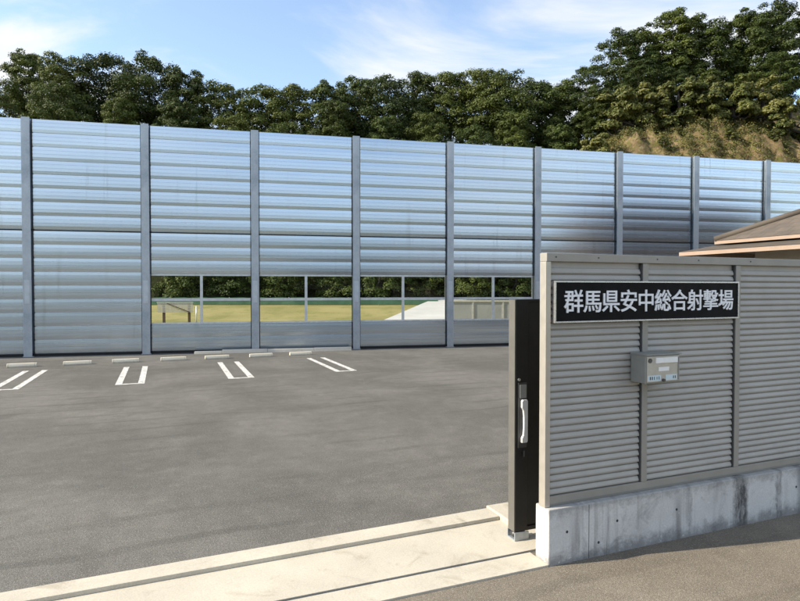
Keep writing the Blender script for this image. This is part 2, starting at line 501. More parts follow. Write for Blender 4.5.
# ------------------------------------------------------------------ the two building lines of the site
WALL_O, WALL_A = Vector((1.33, 5.32, 0)), math.atan2(0.38336, 0.9236)          # street wall: x along it, y to the lot
BAR_O, BAR_A = Vector((-13.49, 21.817, 0)), math.atan2(0.22807, 0.97365)       # noise barrier: x along it, -y to the lot
def W(x, y, z=0.0): return Matrix.Rotation(WALL_A, 3, 'Z') @ Vector((x, y, z)) + WALL_O
def B(x, y, z=0.0): return Matrix.Rotation(BAR_A, 3, 'Z') @ Vector((x, y, z)) + BAR_O
def struct(o): return tag(o, kind='structure')

# ------------------------------------------------------------------ ground, field and hillside
SKYLINE = [(-300, 60), (-100, 55), (0, 50), (50, 52), (100, 57), (130, 50), (160, 58), (200, 74), (230, 82), (260, 84), (280, 79),
           (300, 87), (330, 80), (370, 78), (400, 75), (440, 70), (480, 71), (520, 74), (550, 80), (572, 86), (588, 62), (600, 42),
           (640, 26), (670, 13), (700, 16), (720, 22), (750, 9), (780, 6), (800, 8), (900, 2), (1100, 0)]
def lerp_tab(tab, x):
    if x <= tab[0][0]: return tab[0][1]
    for (a, ya), (b, yb) in zip(tab, tab[1:]):
        if x <= b: return ya + (yb - ya) * (x - a) / (b - a)
    return tab[-1][1]
def sst(a, b, x):
    t = min(1, max(0, (x - a) / (b - a))); return t * t * (3 - 2 * t)
def terrain(x, y):
    px = min(1100, max(-300, 400 + 600 * x / max(y, 40)))
    top = 2.495 + (288 - lerp_tab(SKYLINE, px)) / 600 * 88
    right = sst(545, 625, px)
    base = top - (11.0 + 3.0 * right)
    if y < 45: return 0.0
    z64 = 0.7 * sst(45, 64, y) + 0.02 * (min(y, 64) - 45) / 19
    if y <= 64: return z64
    left_h = 0.7 + (base - 0.7) * sst(64, 90, y)
    right_h = lerp_tab([(64, 0.72), (69.5, 17.5), (72.5, 21.0), (78, 23.6), (88, max(24.5, base)), (90, max(24.5, base))], y)
    h = left_h * (1 - right) + right_h * right
    wob = 0.5 * math.sin(x * 0.31 + y * 0.2) + 0.35 * math.sin(x * 0.83 - y * 0.57) + 0.25 * math.sin(x * 1.7 + y * 1.1)
    wob += right * (0.45 * math.sin(x * 2.3 + 0.7 * math.sin(y * 1.3)) + 0.3 * math.sin(x * 4.1 - y * 2.2) + 0.25 * math.sin(x * 6.3 + y * 3.9))
    h += wob * sst(64, 70, y)
    if y > 90: h *= math.exp(-(y - 90) / 160)
    return h

def sheet(name, xs, ys, zoff, mat):
    m = MB()
    nx = len(xs)
    vs = [(x, y, terrain(x, y) + zoff) for y in ys for x in xs]
    fs = [(j * nx + i, j * nx + i + 1, (j + 1) * nx + i + 1, (j + 1) * nx + i) for j in range(len(ys) - 1) for i in range(nx - 1)]
    m.add(vs, fs, True)
    return struct(m.build(name, mat, recalc=False))
xs = [-700, -400, -260] + [-180 + 3 * i for i in range(65)] + [12.6 + 0.6 * i for i in range(66)] + [54 + 3 * i for i in range(43)] + [260, 400, 700]
sheet('field', xs, [-500, -200, -80, -20, 0, 10, 20, 30, 40, 45, 48, 51, 54, 57, 60, 62, 64], -0.03, M['grass'])
far = MB()  # unseen dark hill behind the camera, added for the barrier to reflect
fx = [-500 + 20 * i for i in range(51)]; fy = [-70, -76, -82, -88, -96, -110, -140, -200]
def far_h(x, y): return (15 + 2 * math.sin(x * 0.021) + 1.5 * math.sin(x * 0.057 + 1)) * (1 - sst(-104, -70, y)) + 1.2 * math.sin(x * 0.4) * math.sin(y * 0.3)
far.add([(x, y, far_h(x, y) - 0.5) for y in fy for x in fx], [(j * 51 + i, j * 51 + i + 1, (j + 1) * 51 + i + 1, (j + 1) * 51 + i) for j in range(7) for i in range(50)], True)
struct(far.build('hillside', M['forest'], recalc=False))  # the added unseen hill behind the camera
sheet('hillside', xs, [64 + 0.8 * i for i in range(36)] + [94, 98, 104, 112, 125, 150, 200, 300, 500], -0.03, M['hill'])

# car park, road and concrete apron
lot = MB()
c4 = [W(-55, 0.306), W(40, 0.306), B(60, 0.25), B(-30, 0.25)]
inv = Matrix.Rotation(-WALL_A, 3, 'Z')
lot.add([inv @ (Vector((p.x, p.y, 0)) - WALL_O) for p in c4], [(0, 1, 2, 3)])
struct(lot.build('car_park', M['lot'], loc=WALL_O, rotz=WALL_A))
rd = MB(); rd.add([(-60, -40, 0), (60, -40, 0), (60, 0.302, 0), (-60, 0.302, 0)], [(0, 1, 2, 3)])
struct(rd.build('road', M['road'], loc=WALL_O, rotz=WALL_A))

ap = MB()
ap.box(-24, 0.0, 0.0, 0.285, -0.1, 0.018)
def slab(m, outline, z0, z1):
    n = len(outline)
    return m.add([(x, y, z0) for x, y in outline] + [(x, y, z1) for x, y in outline],
                 [tuple(reversed(range(n))), tuple(range(n, 2 * n))] + [(i, (i + 1) % n, n + (i + 1) % n, n + i) for i in range(n)])
def kf(s): return 1.07 + 0.017 * s           # front and back of the raised kerb
def kb(s): return 1.335 + 0.0245 * s
slab(ap, [(-24, 0.325), (9, 0.325), (9, 1.09), (0.5, kf(0.5)), (-24, kf(-24))], -0.1, 0.016)
struct(ap.build('concrete_apron', M['apron'], loc=WALL_O, rotz=WALL_A, bevel=0.004))
st = MB()
for a, b in ((-24, -13.0), (-12.992, -7.2), (-7.192, 0.16)):
    slab(st, [(a, kf(a) + 0.002), (b, kf(b) + 0.002), (b, kb(b)), (a, kb(a))], -0.1, 0.055)
struct(st.build('apron_kerb', M['apron'], loc=WALL_O, rotz=WALL_A, bevel=0.010))
tr = MB(); tr.box(-24, -0.002, 0.285, 0.325, -0.09, -0.02)
tr.box(-24, -0.002, 0.299, 0.311, -0.02, 0.010)
struct(tr.build('gate_track', M['rail_steel'], loc=WALL_O, rotz=WALL_A))
gb = MB(); gb.box(0.163, 0.45, 0.84, 1.36, -0.1, 0.075)
o = gb.build('kerb_block', M['apron'], loc=WALL_O, rotz=WALL_A, bevel=0.012)
tag(o, 'low pale concrete block on the ground left of the dark gate edge', 'concrete block')

# parking bay markings: open-ended double lines, closed at the near end
UX = []
def marking(near, far, hw, lw=0.16):
    near, far = Vector((*near, 0)), Vector((*far, 0))
    d = (far - near); L = d.length; d.normalize()
    m = MB()
    for s in (-1, 1):
        m.box(s * hw - lw / 2, s * hw + lw / 2, 0, L, 0.0035, 0.0045)
    m.box(-hw + lw / 2 + 0.001, hw - lw / 2 - 0.001, 0.0, 0.13, 0.0035, 0.0045)
    o = m.build('parking_marking', M['paint'], loc=(near.x, near.y, 0), rotz=math.atan2(d.y, d.x) - PI / 2)
    struct(o)
marking((-9.70, 14.60), (-11.02, 18.1), 0.25)
marking((-7.00, 15.50), (-8.38, 19.0), 0.27)
marking((-4.38, 16.55), (-5.80, 20.2), 0.27)
marking((-1.60, 17.95), (-3.02, 21.4), 0.25)

# ------------------------------------------------------------------ noise barrier
BAY = 4.0
K0, K1 = -3, 10                          # posts; post 0 is the first one in view
Z_TOP, Z_SEAM, Z_WT, Z_WM, Z_WB = 8.62, 4.60, 3.0, 2.05, 1.14
bar = empty('noise_barrier', BAR_O, BAR_A)
tag(bar, 'tall ribbed grey-blue metal noise barrier with a strip of windows', 'noise barrier')
def rib_profile(z0, n, mod):
    p = []
    k = mod / 0.5
    for i in range(n):
        z = z0 + i * mod
        for y, dz in ((0.014, 0.0), (0.014, 0.012), (-0.0190, 0.014), (-0.028, 0.125), (-0.029, 0.20), (-0.021, 0.205), (-0.0215, 0.235),
                      (-0.030, 0.240), (-0.0290, 0.345), (-0.021, 0.350), (-0.0205, 0.375), (-0.028, 0.380), (-0.024, 0.484), (0.014, 0.490)):
            p.append((y, z + dz * k))
    p.append((0.012, z0 + n * mod))
    return p
def panel(name, k, z0, n, mod):
    m = MB()
    jit = rng.uniform(-0.003, 0.003)
    x0, x1 = k * BAY + 0.03, (k + 1) * BAY - 0.03
    m.profile_x([(y - 0.01 + jit, z) for y, z in rib_profile(z0, n, mod)], x0, x1)
    z1 = z0 + n * mod
    m.profile_x([(0.045, z1), (0.045, z0)], x0, x1)
    m.profile_x([(0.0, z1 + 0.0005), (0.045, z1 + 0.0005)], x0, x1)
    m.profile_x([(0.0, z0 - 0.0005), (0.045, z0 - 0.0005)], x0, x1)
    return m.build(name, M['panel'], bar, recalc=False)
for k in range(K0, K1):
    panel('upper_panel', k, Z_SEAM + 0.03, 8, 0.4985)
    sl = MB(); sl.box(k * BAY + 0.03, (k + 1) * BAY - 0.03, -0.052, 0.03, Z_SEAM - 0.012, Z_SEAM + 0.024)
    sl.build('joint_strip', M['strip_black'], bar)
    if 1 <= k <= 8:
        panel('middle_panel', k, Z_WT + 0.03, 3, (Z_SEAM - 0.016 - Z_WT - 0.03) / 3)
        panel('base_panel', k, 0.10, 2, (Z_WB - 0.03 - 0.10) / 2)
        wf = MB()
        xa, xb = k * BAY + 0.03, (k + 1) * BAY - 0.03
        xm = (xa + xb) / 2 - 0.02
        for z0, z1 in ((Z_WB - 0.03, Z_WB + 0.035), (Z_WM - 0.05, Z_WM + 0.05), (Z_WT - 0.035, Z_WT + 0.026)):
            wf.box(xa, xb, -0.045, 0.04, z0, z1)
        for z0, z1 in ((Z_WB + 0.035, Z_WM - 0.05), (Z_WM + 0.05, Z_WT - 0.035)):
            wf.box(xm - 0.05, xm + 0.05, -0.043, 0.038, z0, z1)
            wf.box(xa, xa + 0.12, -0.043, 0.038, z0, z1)
            wf.box(xb - 0.12, xb, -0.043, 0.038, z0, z1)
        w = wf.build('window', M['alu_rail'], bar)
        for z0, z1 in ((Z_WB + 0.035, Z_WM - 0.05), (Z_WM + 0.05, Z_WT - 0.035)):
            for a, b in ((xa + 0.12, xm - 0.05), (xm + 0.05, xb - 0.12)):
                g = MB(); g.add([(a, 0, z0), (b, 0, z0), (b, 0, z1), (a, 0, z1)], [(0, 1, 2, 3)])
                g.build('pane', M['glass'], w)
    else:
        panel('lower_panel', k, 0.10, 9, (Z_SEAM - 0.016 - 0.10) / 9)
pm = MB()
for x0, x1, y0, y1 in ((-0.14, 0.14, -0.175, -0.157), (-0.007, 0.007, -0.157, 0.157), (-0.14, 0.14, 0.157, 0.175)):
    pm.box(x0, x1, y0, y1, 0.022, Z_TOP + 0.02)
post0 = pm.build('post', M['galv'], bar)
bp = MB(); bp.box(-0.17, 0.17, -0.19, 0.19, -0.02, 0.02)
plate0 = bp.build('base_plate', M['galv'], post0)
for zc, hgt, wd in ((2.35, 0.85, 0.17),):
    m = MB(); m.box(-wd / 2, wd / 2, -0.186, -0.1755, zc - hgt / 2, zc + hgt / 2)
    m.build('glint_plate', M['glint'], post0, bevel=0.003)  # pale plate standing in for sun glinting off the post
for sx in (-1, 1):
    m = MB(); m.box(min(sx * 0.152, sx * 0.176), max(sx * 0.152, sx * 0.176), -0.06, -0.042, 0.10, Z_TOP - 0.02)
    m.build('shade_strip', M['strip_black'], post0)  # black strip standing in for the shadow line beside the post
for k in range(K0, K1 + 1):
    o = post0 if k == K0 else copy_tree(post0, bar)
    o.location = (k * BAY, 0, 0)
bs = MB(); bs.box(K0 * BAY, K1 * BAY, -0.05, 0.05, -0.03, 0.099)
bs.build('base_strip', M['strip_black'], bar)  # plain black strip along the foot of the barrier

# kerb stones laid in front of the window bays
for i, (a, b, h, lab) in enumerate(((5.75, 6.75, 0.09, 'short low pale kerb stone at the left end of the kerb below the barrier'),
                                    (6.76, 8.45, 0.13, 'long pale kerb stone under the middle of the first window bay'),
                                    (8.46, 10.25, 0.12, 'long pale kerb stone under the middle of the second window bay'),
                                    (10.26, 11.75, 0.13, 'pale kerb stone at the right end of the kerb below the barrier'))):
    m = MB(); m.prism_x([(-0.52, -0.05), (-0.30, -0.05), (-0.30, h), (-0.49, h)], a, b)
    o = m.build('kerb_stone', M['kerb'], bevel=0.012, loc=BAR_O, rotz=BAR_A)
    tag(o, lab, 'kerb stone', 'kerb stones along the foot of the barrier')

# wheel stops
def stop_mesh():
    m = MB()
    m.prism_x([(-0.075, 0.0), (0.075, 0.0), (0.075, 0.05), (0.045, 0.12), (-0.045, 0.12), (-0.075, 0.05)], -0.36, 0.36)
    return m
root0 = empty('wheel_stop', (0, 0, 0))
b0 = stop_mesh().build('stop_body', M['stop'], root0, bevel=0.012)
for s in (-1, 1):
    e = MB(); e.prism_x([(-0.074, 0.002), (0.074, 0.002), (0.074, 0.05), (0.044, 0.118), (-0.044, 0.118), (-0.074, 0.05)], *((0.362, 0.41) if s > 0 else (-0.41, -0.362)))
    e.build('end_cap', M['stop'], root0, bevel=0.01)
STOPS = [(-11.94, 18.91, 'worn cream concrete wheel stop in the lot, leftmost of the row'),
         (-10.50, 19.50, 'worn cream wheel stop, second from left, right of the leftmost double line'),
         (-9.20, 20.08, 'worn cream wheel stop, third from left, before the second double line'),
         (-7.80, 20.62, 'worn cream wheel stop, fourth from left, just right of the second double line'),
         (-6.46, 21.14, 'worn cream wheel stop, fifth from left, just left of the third double line'),
         (-5.04, 21.72, 'worn cream wheel stop, sixth from left, right of the third double line'),
         (-3.70, 22.30, 'worn cream wheel stop, rightmost of the row, before the last double line')]
for i, (x, y, lab) in enumerate(STOPS):
    o = root0 if i == 0 else copy_tree(root0)
    o.location = (x, y, 0.003); o.rotation_euler = (0, 0, WALL_A + rng.uniform(-0.02, 0.02))
    tag(o, lab, 'wheel stop', 'wheel stops along the barrier')

# ------------------------------------------------------------------ street wall and louvred fence
wl_ = MB()
wl_.box(0, 14, 0.0, 0.2, -0.15, 0.51)
wall = wl_.build('concrete_wall', M['wall_conc'], bevel=0.012, loc=WALL_O, rotz=WALL_A)
tag(wall, 'low stained grey concrete wall carrying the louvred fence', 'wall')
for hx, hz in ((0.20, 0.285), (0.78, 0.30), (0.56, 0.13), (1.53, 0.30), (3.3, 0.30)):
    m = MB()
    m.disc_y(hx, 0.0, hz, 0.013, 0.0015)
    m.build('tie_hole', M['dark_slot'], wall)
for jx in (0.445, 4.6):
    m = MB(); m.box(jx, jx + 0.005, -0.0012, 0.01, 0.0, 0.50)
    m.build('joint_line', M['dark_slot'], wall)

fence = empty('louvre_fence', WALL_O, WALL_A)
tag(fence, 'grey louvred aluminium fence standing on the low concrete wall', 'fence')
F0, F1 = 0.06, 0.14
P_F = 1.27
n_bays = 10
MX = [0.0] + [1.165 + P_F * i for i in range(n_bays)]
tm = MB()
tm.box(0.0, 13.95, F0 - 0.012, F1 + 0.012, 2.735, 2.81)
tm.build('top_rail', M['fence'], fence, bevel=0.004)
bmr = MB(); bmr.box(0.052, 13.95, F0, F1, 0.535, 0.605)
bmr.box(0.052, 13.95, F0 + 0.012, F1 - 0.012, 0.512, 0.535)
bmr.build('bottom_rail', M['fence'], fence, bevel=0.003)
sm_ = MB(); sm_.box(-0.004, 0.05, F0 - 0.006, F1 + 0.006, 0.512, 2.733)
sm_.build('end_post', M['champagne'], fence, bevel=0.004)
for xm in MX[1:]:
    m = MB(); m.box(xm - 0.034, xm + 0.034, F0 - 0.001, F1, 0.607, 2.733)
    m.build('post', M['fence'], fence, bevel=0.003)
    m = MB(); m.box(xm - 0.049, xm - 0.036, F0 + 0.006, F1 - 0.02, 0.607, 2.733)
    m.build('slat_channel', M['dark_slot'], fence)
PITCH = 0.063
for i in range(n_bays):
    xa = MX[i] + (0.051 if i == 0 else 0.035); xb = MX[i + 1] - 0.053
    m = MB()
    z = 0.607; prof = []
    while z + PITCH < 2.733:
        prof += [(0.098, z), (0.081, z + 0.004), (0.075, z + 0.010), (0.074, z + 0.022), (0.086, z + 0.053), (0.098, z + 0.056)]
        z += PITCH
    prof.append((0.098, 2.733))
    m.profile_x(prof, xa, xb)
    m.profile_x([(0.108, 2.733), (0.108, 0.607)], xa, xb)
    m.build('louvre_panel', M['fence_slat'], fence, recalc=False)
for sx in (0.10, 0.58, 1.30, 1.85, 2.60):
    m = MB(); m.disc_y(sx, F0 - 0.012, 2.775, 0.008, 0.003, 8)
    m.build('rail_screw', M['rail_steel'], fence)

# ------------------------------------------------------------------ name board
sg = empty('name_sign', W(1.235, F0, 2.37), WALL_A)
tag(sg, 'long black name board with silver Japanese lettering on the louvred fence', 'sign')
SWH, SHH = 1.165, 0.19
m = MB(); m.box(-SWH + 0.014, SWH - 0.014, -0.030, -0.003, -SHH + 0.014, SHH - 0.014)
board = m.build('sign_board', M['sign_black'], sg)
m = MB()
for x0, x1, z0, z1 in ((-SWH, SWH, SHH - 0.014, SHH), (-SWH, SWH, -SHH, -SHH + 0.014), (-SWH, -SWH + 0.014, -SHH + 0.0141, SHH - 0.0141), (SWH - 0.014, SWH, -SHH + 0.0141, SHH - 0.0141)):
    m.box(x0, x1, -0.040, -0.001, z0, z1)
m.build('sign_frame', M['silver'], sg, bevel=0.0015)
GLYPHS = [[[[543,812],[611,646],[676,670],[603,833]],[[851,841],[778,667],[840,650],[923,823]],[[507,226],[507,155],[696,155],[696,-81],[768,-81],[768,155],[964,155],[964,226],[768,226],[768,371],[924,371],[924,441],[768,441],[768,576],[942,576],[942,645],[530,645],[530,576],[696,576],[696,441],[544,441],[544,371],[696,371],[696,226]],[[390,560],[390,460],[252,460],[270,560]],[[95,790],[95,725],[216,725],[207,625],[44,625],[44,560],[199,560],[180,460],[90,460],[90,395],[163,395],[130,305],[84,224],[28,157],[78,99],[148,187],[148,-80],[217,-80],[217,-26],[474,-26],[474,292],[202,292],[236,395],[460,395],[460,560],[520,560],[520,625],[460,625],[460,790]],[[390,625],[278,625],[288,725],[390,725]],[[217,226],[401,226],[401,40],[217,40]]],[[[466,169],[525,-11],[588,7],[525,183]],[[628,184],[713,45],[771,71],[682,206]],[[294,163],[324,-37],[392,-26],[357,173]],[[150,198],[128,112],[90,31],[36,-32],[98,-71],[154,-2],[192,87],[216,180]],[[474,405],[474,306],[240,306],[240,405]],[[166,791],[166,240],[854,240],[842,111],[828,32],[811,-3],[775,-13],[661,-8],[682,-77],[809,-78],[875,-50],[899,0],[917,104],[931,273],[933,306],[548,306],[548,405],[835,405],[835,467],[548,467],[548,564],[835,564],[835,626],[548,626],[548,725],[870,725],[870,791]],[[474,467],[240,467],[240,564],[474,564]],[[474,626],[240,626],[240,725],[474,725]]],[[[654,133],[741,71],[829,3],[895,-55],[960,-7],[891,50],[802,115],[716,174]],[[269,173],[203,113],[122,49],[42,-6],[102,-56],[182,2],[269,72],[345,140]],[[350,616],[733,616],[733,536],[350,536]],[[350,483],[733,483],[733,403],[350,403]],[[350,747],[733,747],[733,669],[350,669]],[[280,802],[280,348],[806,348],[806,802]],[[100,689],[100,210],[459,210],[459,-79],[538,-79],[538,210],[941,210],[941,279],[175,279],[175,689]]],[[[414,823],[461,725],[93,725],[93,522],[168,522],[168,654],[829,654],[829,522],[908,522],[908,725],[549,725],[491,842]],[[656,378],[621,303],[576,235],[524,178],[310,256],[389,378]],[[299,378],[193,223],[456,125],[351,68],[224,23],[82,-9],[130,-77],[282,-36],[421,20],[536,91],[656,36],[766,-21],[852,-73],[914,-8],[827,42],[718,96],[599,148],[655,213],[703,291],[742,378],[935,378],[935,449],[430,449],[502,596],[421,612],[341,449],[69,449],[69,378]]],[[[458,840],[458,661],[96,661],[96,186],[171,186],[171,248],[458,248],[458,-79],[537,-79],[537,248],[825,248],[825,191],[902,191],[902,661],[537,661],[537,840]],[[171,322],[171,588],[458,588],[458,322]],[[825,322],[537,322],[537,588],[825,588]]],[[[796,189],[839,117],[877,39],[900,-26],[958,6],[933,70],[895,146],[851,217]],[[558,828],[514,734],[453,647],[383,578],[441,536],[511,613],[575,709],[625,813]],[[788,830],[730,807],[784,710],[851,614],[919,540],[968,592],[903,656],[838,742]],[[567,317],[627,279],[687,233],[732,191],[780,237],[735,277],[674,321],[612,357]],[[546,229],[546,12],[553,-40],[582,-67],[639,-74],[753,-74],[800,-63],[826,-20],[838,65],[778,90],[774,23],[764,-8],[745,-15],[648,-15],[615,13],[615,229]],[[458,203],[441,127],[415,50],[384,-12],[444,-38],[477,30],[503,113],[520,193]],[[187,189],[210,-28],[269,-18],[244,198]],[[84,197],[72,113],[56,30],[35,-40],[94,-62],[145,186]],[[284,208],[334,32],[390,50],[337,223]],[[472,352],[507,362],[608,375],[824,397],[861,326],[920,359],[882,426],[830,507],[776,582],[721,555],[790,453],[558,432],[613,503],[668,584],[717,665],[650,696],[597,599],[543,517],[506,469],[449,419]],[[66,240],[95,250],[173,265],[333,289],[344,229],[404,247],[346,460],[289,446],[318,348],[158,328],[236,426],[313,538],[383,651],[319,687],[246,557],[138,547],[192,628],[246,720],[292,813],[226,841],[178,734],[126,641],[92,587],[36,532],[59,466],[203,491],[117,374],[42,308]]],[[[517,843],[392,698],[224,571],[40,479],[94,413],[248,494],[248,444],[753,444],[753,511],[916,422],[969,490],[817,562],[675,654],[551,764],[583,809]],[[277,513],[359,572],[437,639],[506,710],[583,636],[665,570],[749,513]],[[196,324],[196,-78],[272,-78],[272,-22],[738,-22],[738,-74],[817,-74],[817,324]],[[272,48],[272,256],[738,256],[738,48]]],[[[533,421],[581,343],[623,258],[650,185],[714,214],[685,287],[641,370],[591,447]],[[191,529],[390,529],[390,446],[191,446]],[[191,586],[191,668],[390,668],[390,586]],[[191,390],[390,390],[390,305],[191,305]],[[52,305],[52,238],[307,238],[229,153],[133,78],[31,20],[82,-34],[194,38],[301,132],[388,238],[390,238],[390,4],[370,-15],[256,-15],[280,-81],[424,-69],[460,4],[460,728],[298,728],[340,830],[263,841],[228,728],[123,728],[123,305]],[[778,836],[778,609],[498,609],[498,537],[778,537],[778,14],[753,-9],[619,-8],[645,-79],[807,-65],[849,14],[849,537],[958,537],[958,609],[849,609],[849,836]]],[[[768,359],[594,340],[368,328],[142,323],[156,275],[463,283],[463,229],[120,229],[120,175],[463,175],[463,120],[46,120],[46,65],[463,65],[463,-3],[442,-22],[308,-22],[332,-79],[496,-70],[537,-5],[537,65],[955,65],[955,120],[537,120],[537,175],[886,175],[886,229],[537,229],[537,287],[819,314]],[[245,840],[245,784],[63,784],[63,737],[245,737],[245,699],[88,699],[88,488],[245,488],[245,448],[55,448],[55,400],[245,400],[245,346],[310,346],[310,400],[499,400],[499,448],[310,448],[310,488],[469,488],[469,699],[310,699],[310,737],[493,737],[493,784],[310,784],[310,840]],[[148,574],[245,574],[245,529],[148,529]],[[310,574],[407,574],[407,529],[310,529]],[[148,658],[245,658],[245,614],[148,614]],[[310,658],[407,658],[407,614],[310,614]],[[567,809],[567,753],[562,717],[538,681],[487,648],[532,597],[532,556],[798,556],[702,474],[622,556],[564,541],[645,446],[502,406],[534,356],[698,410],[762,379],[835,354],[914,337],[953,392],[882,404],[816,421],[757,443],[809,484],[854,535],[886,594],[847,611],[835,608],[551,608],[601,652],[626,702],[632,751],[632,754],[762,754],[762,711],[767,666],[787,640],[830,633],[896,633],[942,637],[938,689],[894,685],[838,685],[824,710],[824,809]]],[[[497,621],[819,621],[819,542],[497,542]],[[497,754],[819,754],[819,675],[497,675]],[[429,810],[429,485],[889,485],[889,810]],[[331,429],[331,364],[471,364],[416,287],[347,218],[271,163],[323,117],[454,232],[555,232],[491,144],[411,64],[329,6],[379,-41],[471,32],[558,129],[624,232],[721,232],[670,126],[601,29],[523,-41],[579,-84],[660,-1],[732,112],[783,232],[861,232],[848,105],[833,27],[816,-8],[786,-19],[701,-14],[718,-76],[817,-76],[875,-51],[899,-3],[918,98],[934,264],[936,294],[503,294],[546,364],[961,364],[961,429]],[[34,178],[63,103],[359,249],[343,315],[241,269],[241,552],[349,552],[349,624],[241,624],[241,832],[170,832],[170,624],[53,624],[53,552],[170,552],[170,237]]]]
EM = 0.222
OFFS = 0.0022
def area(s): return 0.5 * sum(s[k - 1][0] * s[k][1] - s[k][0] * s[k - 1][1] for k in range(len(s)))
def inside(pt, s):
    c = False
    for k in range(len(s)):
        (x0, y0), (x1, y1) = s[k - 1], s[k]
        if (y0 > pt[1]) != (y1 > pt[1]) and pt[0] < (x1 - x0) * (pt[1] - y0) / (y1 - y0) + x0: c = not c
    return c
for i, ch in enumerate(GLYPHS):
    big = max(ch, key=lambda s: abs(area(s)))
    sgn = 1 if area(big) > 0 else -1
    outer = [s for s in ch if area(s) * sgn > 0]
    holes = [s for s in ch if area(s) * sgn < 0]
    V, Fc = [], []
    for q, so in enumerate(outer):
        cu = bpy.data.curves.new('character', 'CURVE')
        cu.dimensions = '2D'; cu.fill_mode = 'BOTH'
        mine = [h for h in holes if inside(h[0], so) and not any(o2 is not so and abs(area(o2)) < abs(area(so)) and inside(h[0], o2) for o2 in outer)]
        for sp_ in [so] + mine:
            s_ = cu.splines.new('POLY'); s_.points.add(len(sp_) - 1); s_.use_cyclic_u = True
            for p_, (gx, gy) in zip(s_.points, sp_):
                p_.co = ((gx - 500) / 1000 * EM, (gy - 380) / 1000 * EM, 0, 1)
        cu.extrude = 0.004 + 0.0004 * q; cu.offset = OFFS
        tmp = bpy.data.objects.new('character_curve', cu)
        COL.objects.link(tmp)
        bpy.context.view_layer.update()
        me = bpy.data.meshes.new_from_object(tmp.evaluated_get(bpy.context.evaluated_depsgraph_get()))
        n0 = len(V)
        V += [tuple(v.co) for v in me.vertices]
        Fc += [tuple(n0 + k for k in f.vertices) for f in me.polygons]
        bpy.data.objects.remove(tmp); bpy.data.curves.remove(cu); bpy.data.meshes.remove(me)
    me = bpy.data.meshes.new('character')
    me.from_pydata(V, [], Fc); me.update()
    me.materials.append(M['letter'])
    o = bpy.data.objects.new('character', me); COL.objects.link(o)
    o.parent = board
    o.location = (-0.955 + i * 0.2145, -0.0345, 0.005)
    o.rotation_euler = (PI / 2, 0, 0)

# ------------------------------------------------------------------ intercom / letter box
bx = empty('letter_box', W(0.985, F0, 1.6), WALL_A)
tag(bx, 'small grey metal letter box mounted on the louvred fence', 'letter box')
BW, BD, BH = 0.43, 0.185, 0.275
m = MB(); m.box(0, BW, -BD, 0.0, 0, BH - 0.012)
m.build('box_body', M['box_grey'], bx, bevel=0.006)
m = MB(); m.prism_x([(-BD - 0.022, BH - 0.012), (0.0, BH - 0.012), (0.0, BH + 0.004), (-BD - 0.022, BH - 0.001)], -0.006, BW + 0.006)
m.build('box_lid', M['box_grey'], bx, bevel=0.003)
m = MB(); m.box(0.016, BW - 0.016, -BD - 0.008, -BD, 0.012, BH - 0.022)
face = m.build('box_door', M['box_face'], bx, bevel=0.003)
def flat(name, x0, x1, z0, z1, mat, par, t=0.003, y=-BD - 0.008):
    m = MB(); m.box(x0, x1, y - t, y - 0.0004, z0, z1)
    return m.build(name, mat, par)
flat('mail_flap', 0.115, 0.385, 0.190, 0.240, M['white'], face, 0.012)
flat('name_label', 0.155, 0.285, 0.112, 0.150, M['white'], face)
l1 = flat('sticker', 0.024, 0.185, 0.022, 0.075, M['pale_blue'], face)
l2 = flat('sticker', 0.245, 0.385, 0.022, 0.075, M['pale_blue'], face)
for (x0, x1, z0, z1) in ((0.045, 0.058, 0.034, 0.064), (0.070, 0.082, 0.034, 0.064), (0.098, 0.106, 0.034, 0.064), (0.130, 0.138, 0.036, 0.062), (0.155, 0.163, 0.034, 0.064),
                         (0.335, 0.345, 0.036, 0.062), (0.358, 0.368, 0.036, 0.062)):
    flat('printed_mark', x0, x1, z0, z1, M['ink'], l1 if x0 < 0.2 else l2, 0.001, -BD - 0.011)
m = MB(); m.disc_y(0.212, -BD - 0.008, 0.026, 0.014, 0.02)
m.build('lock_knob', M['rail_steel'], bx)
m = MB(); m.disc_y(0.050, -BD - 0.008, 0.215, 0.022, 0.006)
m.build('keyhole_cover', M['rail_steel'], bx)
m = MB(); m.box(BW - 0.03, BW - 0.018, -BD - 0.014, -BD - 0.008, 0.02, 0.24)
m.build('hinge', M['box_grey'], bx)

# ------------------------------------------------------------------ sliding gate behind the wall
gt = empty('sliding_gate', W(0, 0.55, 0.0), WALL_A)
tag(gt, 'dark bronze sliding gate pulled open behind the end of the fence', 'gate')
G_T = 0.115
m = MB(); m.box(0.012, 0.15, 0.0, G_T, 0.10, 2.385)
m.build('leading_stile', M['black_gate'], gt, bevel=0.004)
m = MB(); m.box(0.0, 0.0115, 0.004, G_T - 0.004, 0.105, 2.38)
m.build('edge_trim', M['gate_edge'], gt, bevel=0.002)
m = MB(); m.box(0.152, 7.0, 0.02, G_T - 0.02, 0.14, 2.36)
m.build('gate_panel', M['black_gate'], gt)
m = MB(); m.box(0.152, 7.0, 0.004, G_T - 0.004, 2.362, 2.385)
m.build('gate_rail', M['black_gate'], gt)
m = MB(); m.box(0.152, 7.0, 0.004, G_T - 0.004, 0.10, 0.138)
m.build('gate_rail', M['black_gate'], gt)
m = MB(); m.box(0.035, 0.135, -0.008, -0.0005, 0.93, 1.57)
lp = m.build('lock_plate', M['rail_steel'], gt, bevel=0.002)
m = MB()
ho = [(0.062, 0.985), (0.118, 0.985), (0.126, 1.0), (0.126, 1.39), (0.118, 1.405), (0.07, 1.405), (0.062, 1.39), (0.062, 1.33), (0.078, 1.30), (0.084, 1.24), (0.084, 1.12), (0.078, 1.06), (0.062, 1.03)]
n_ = len(ho)
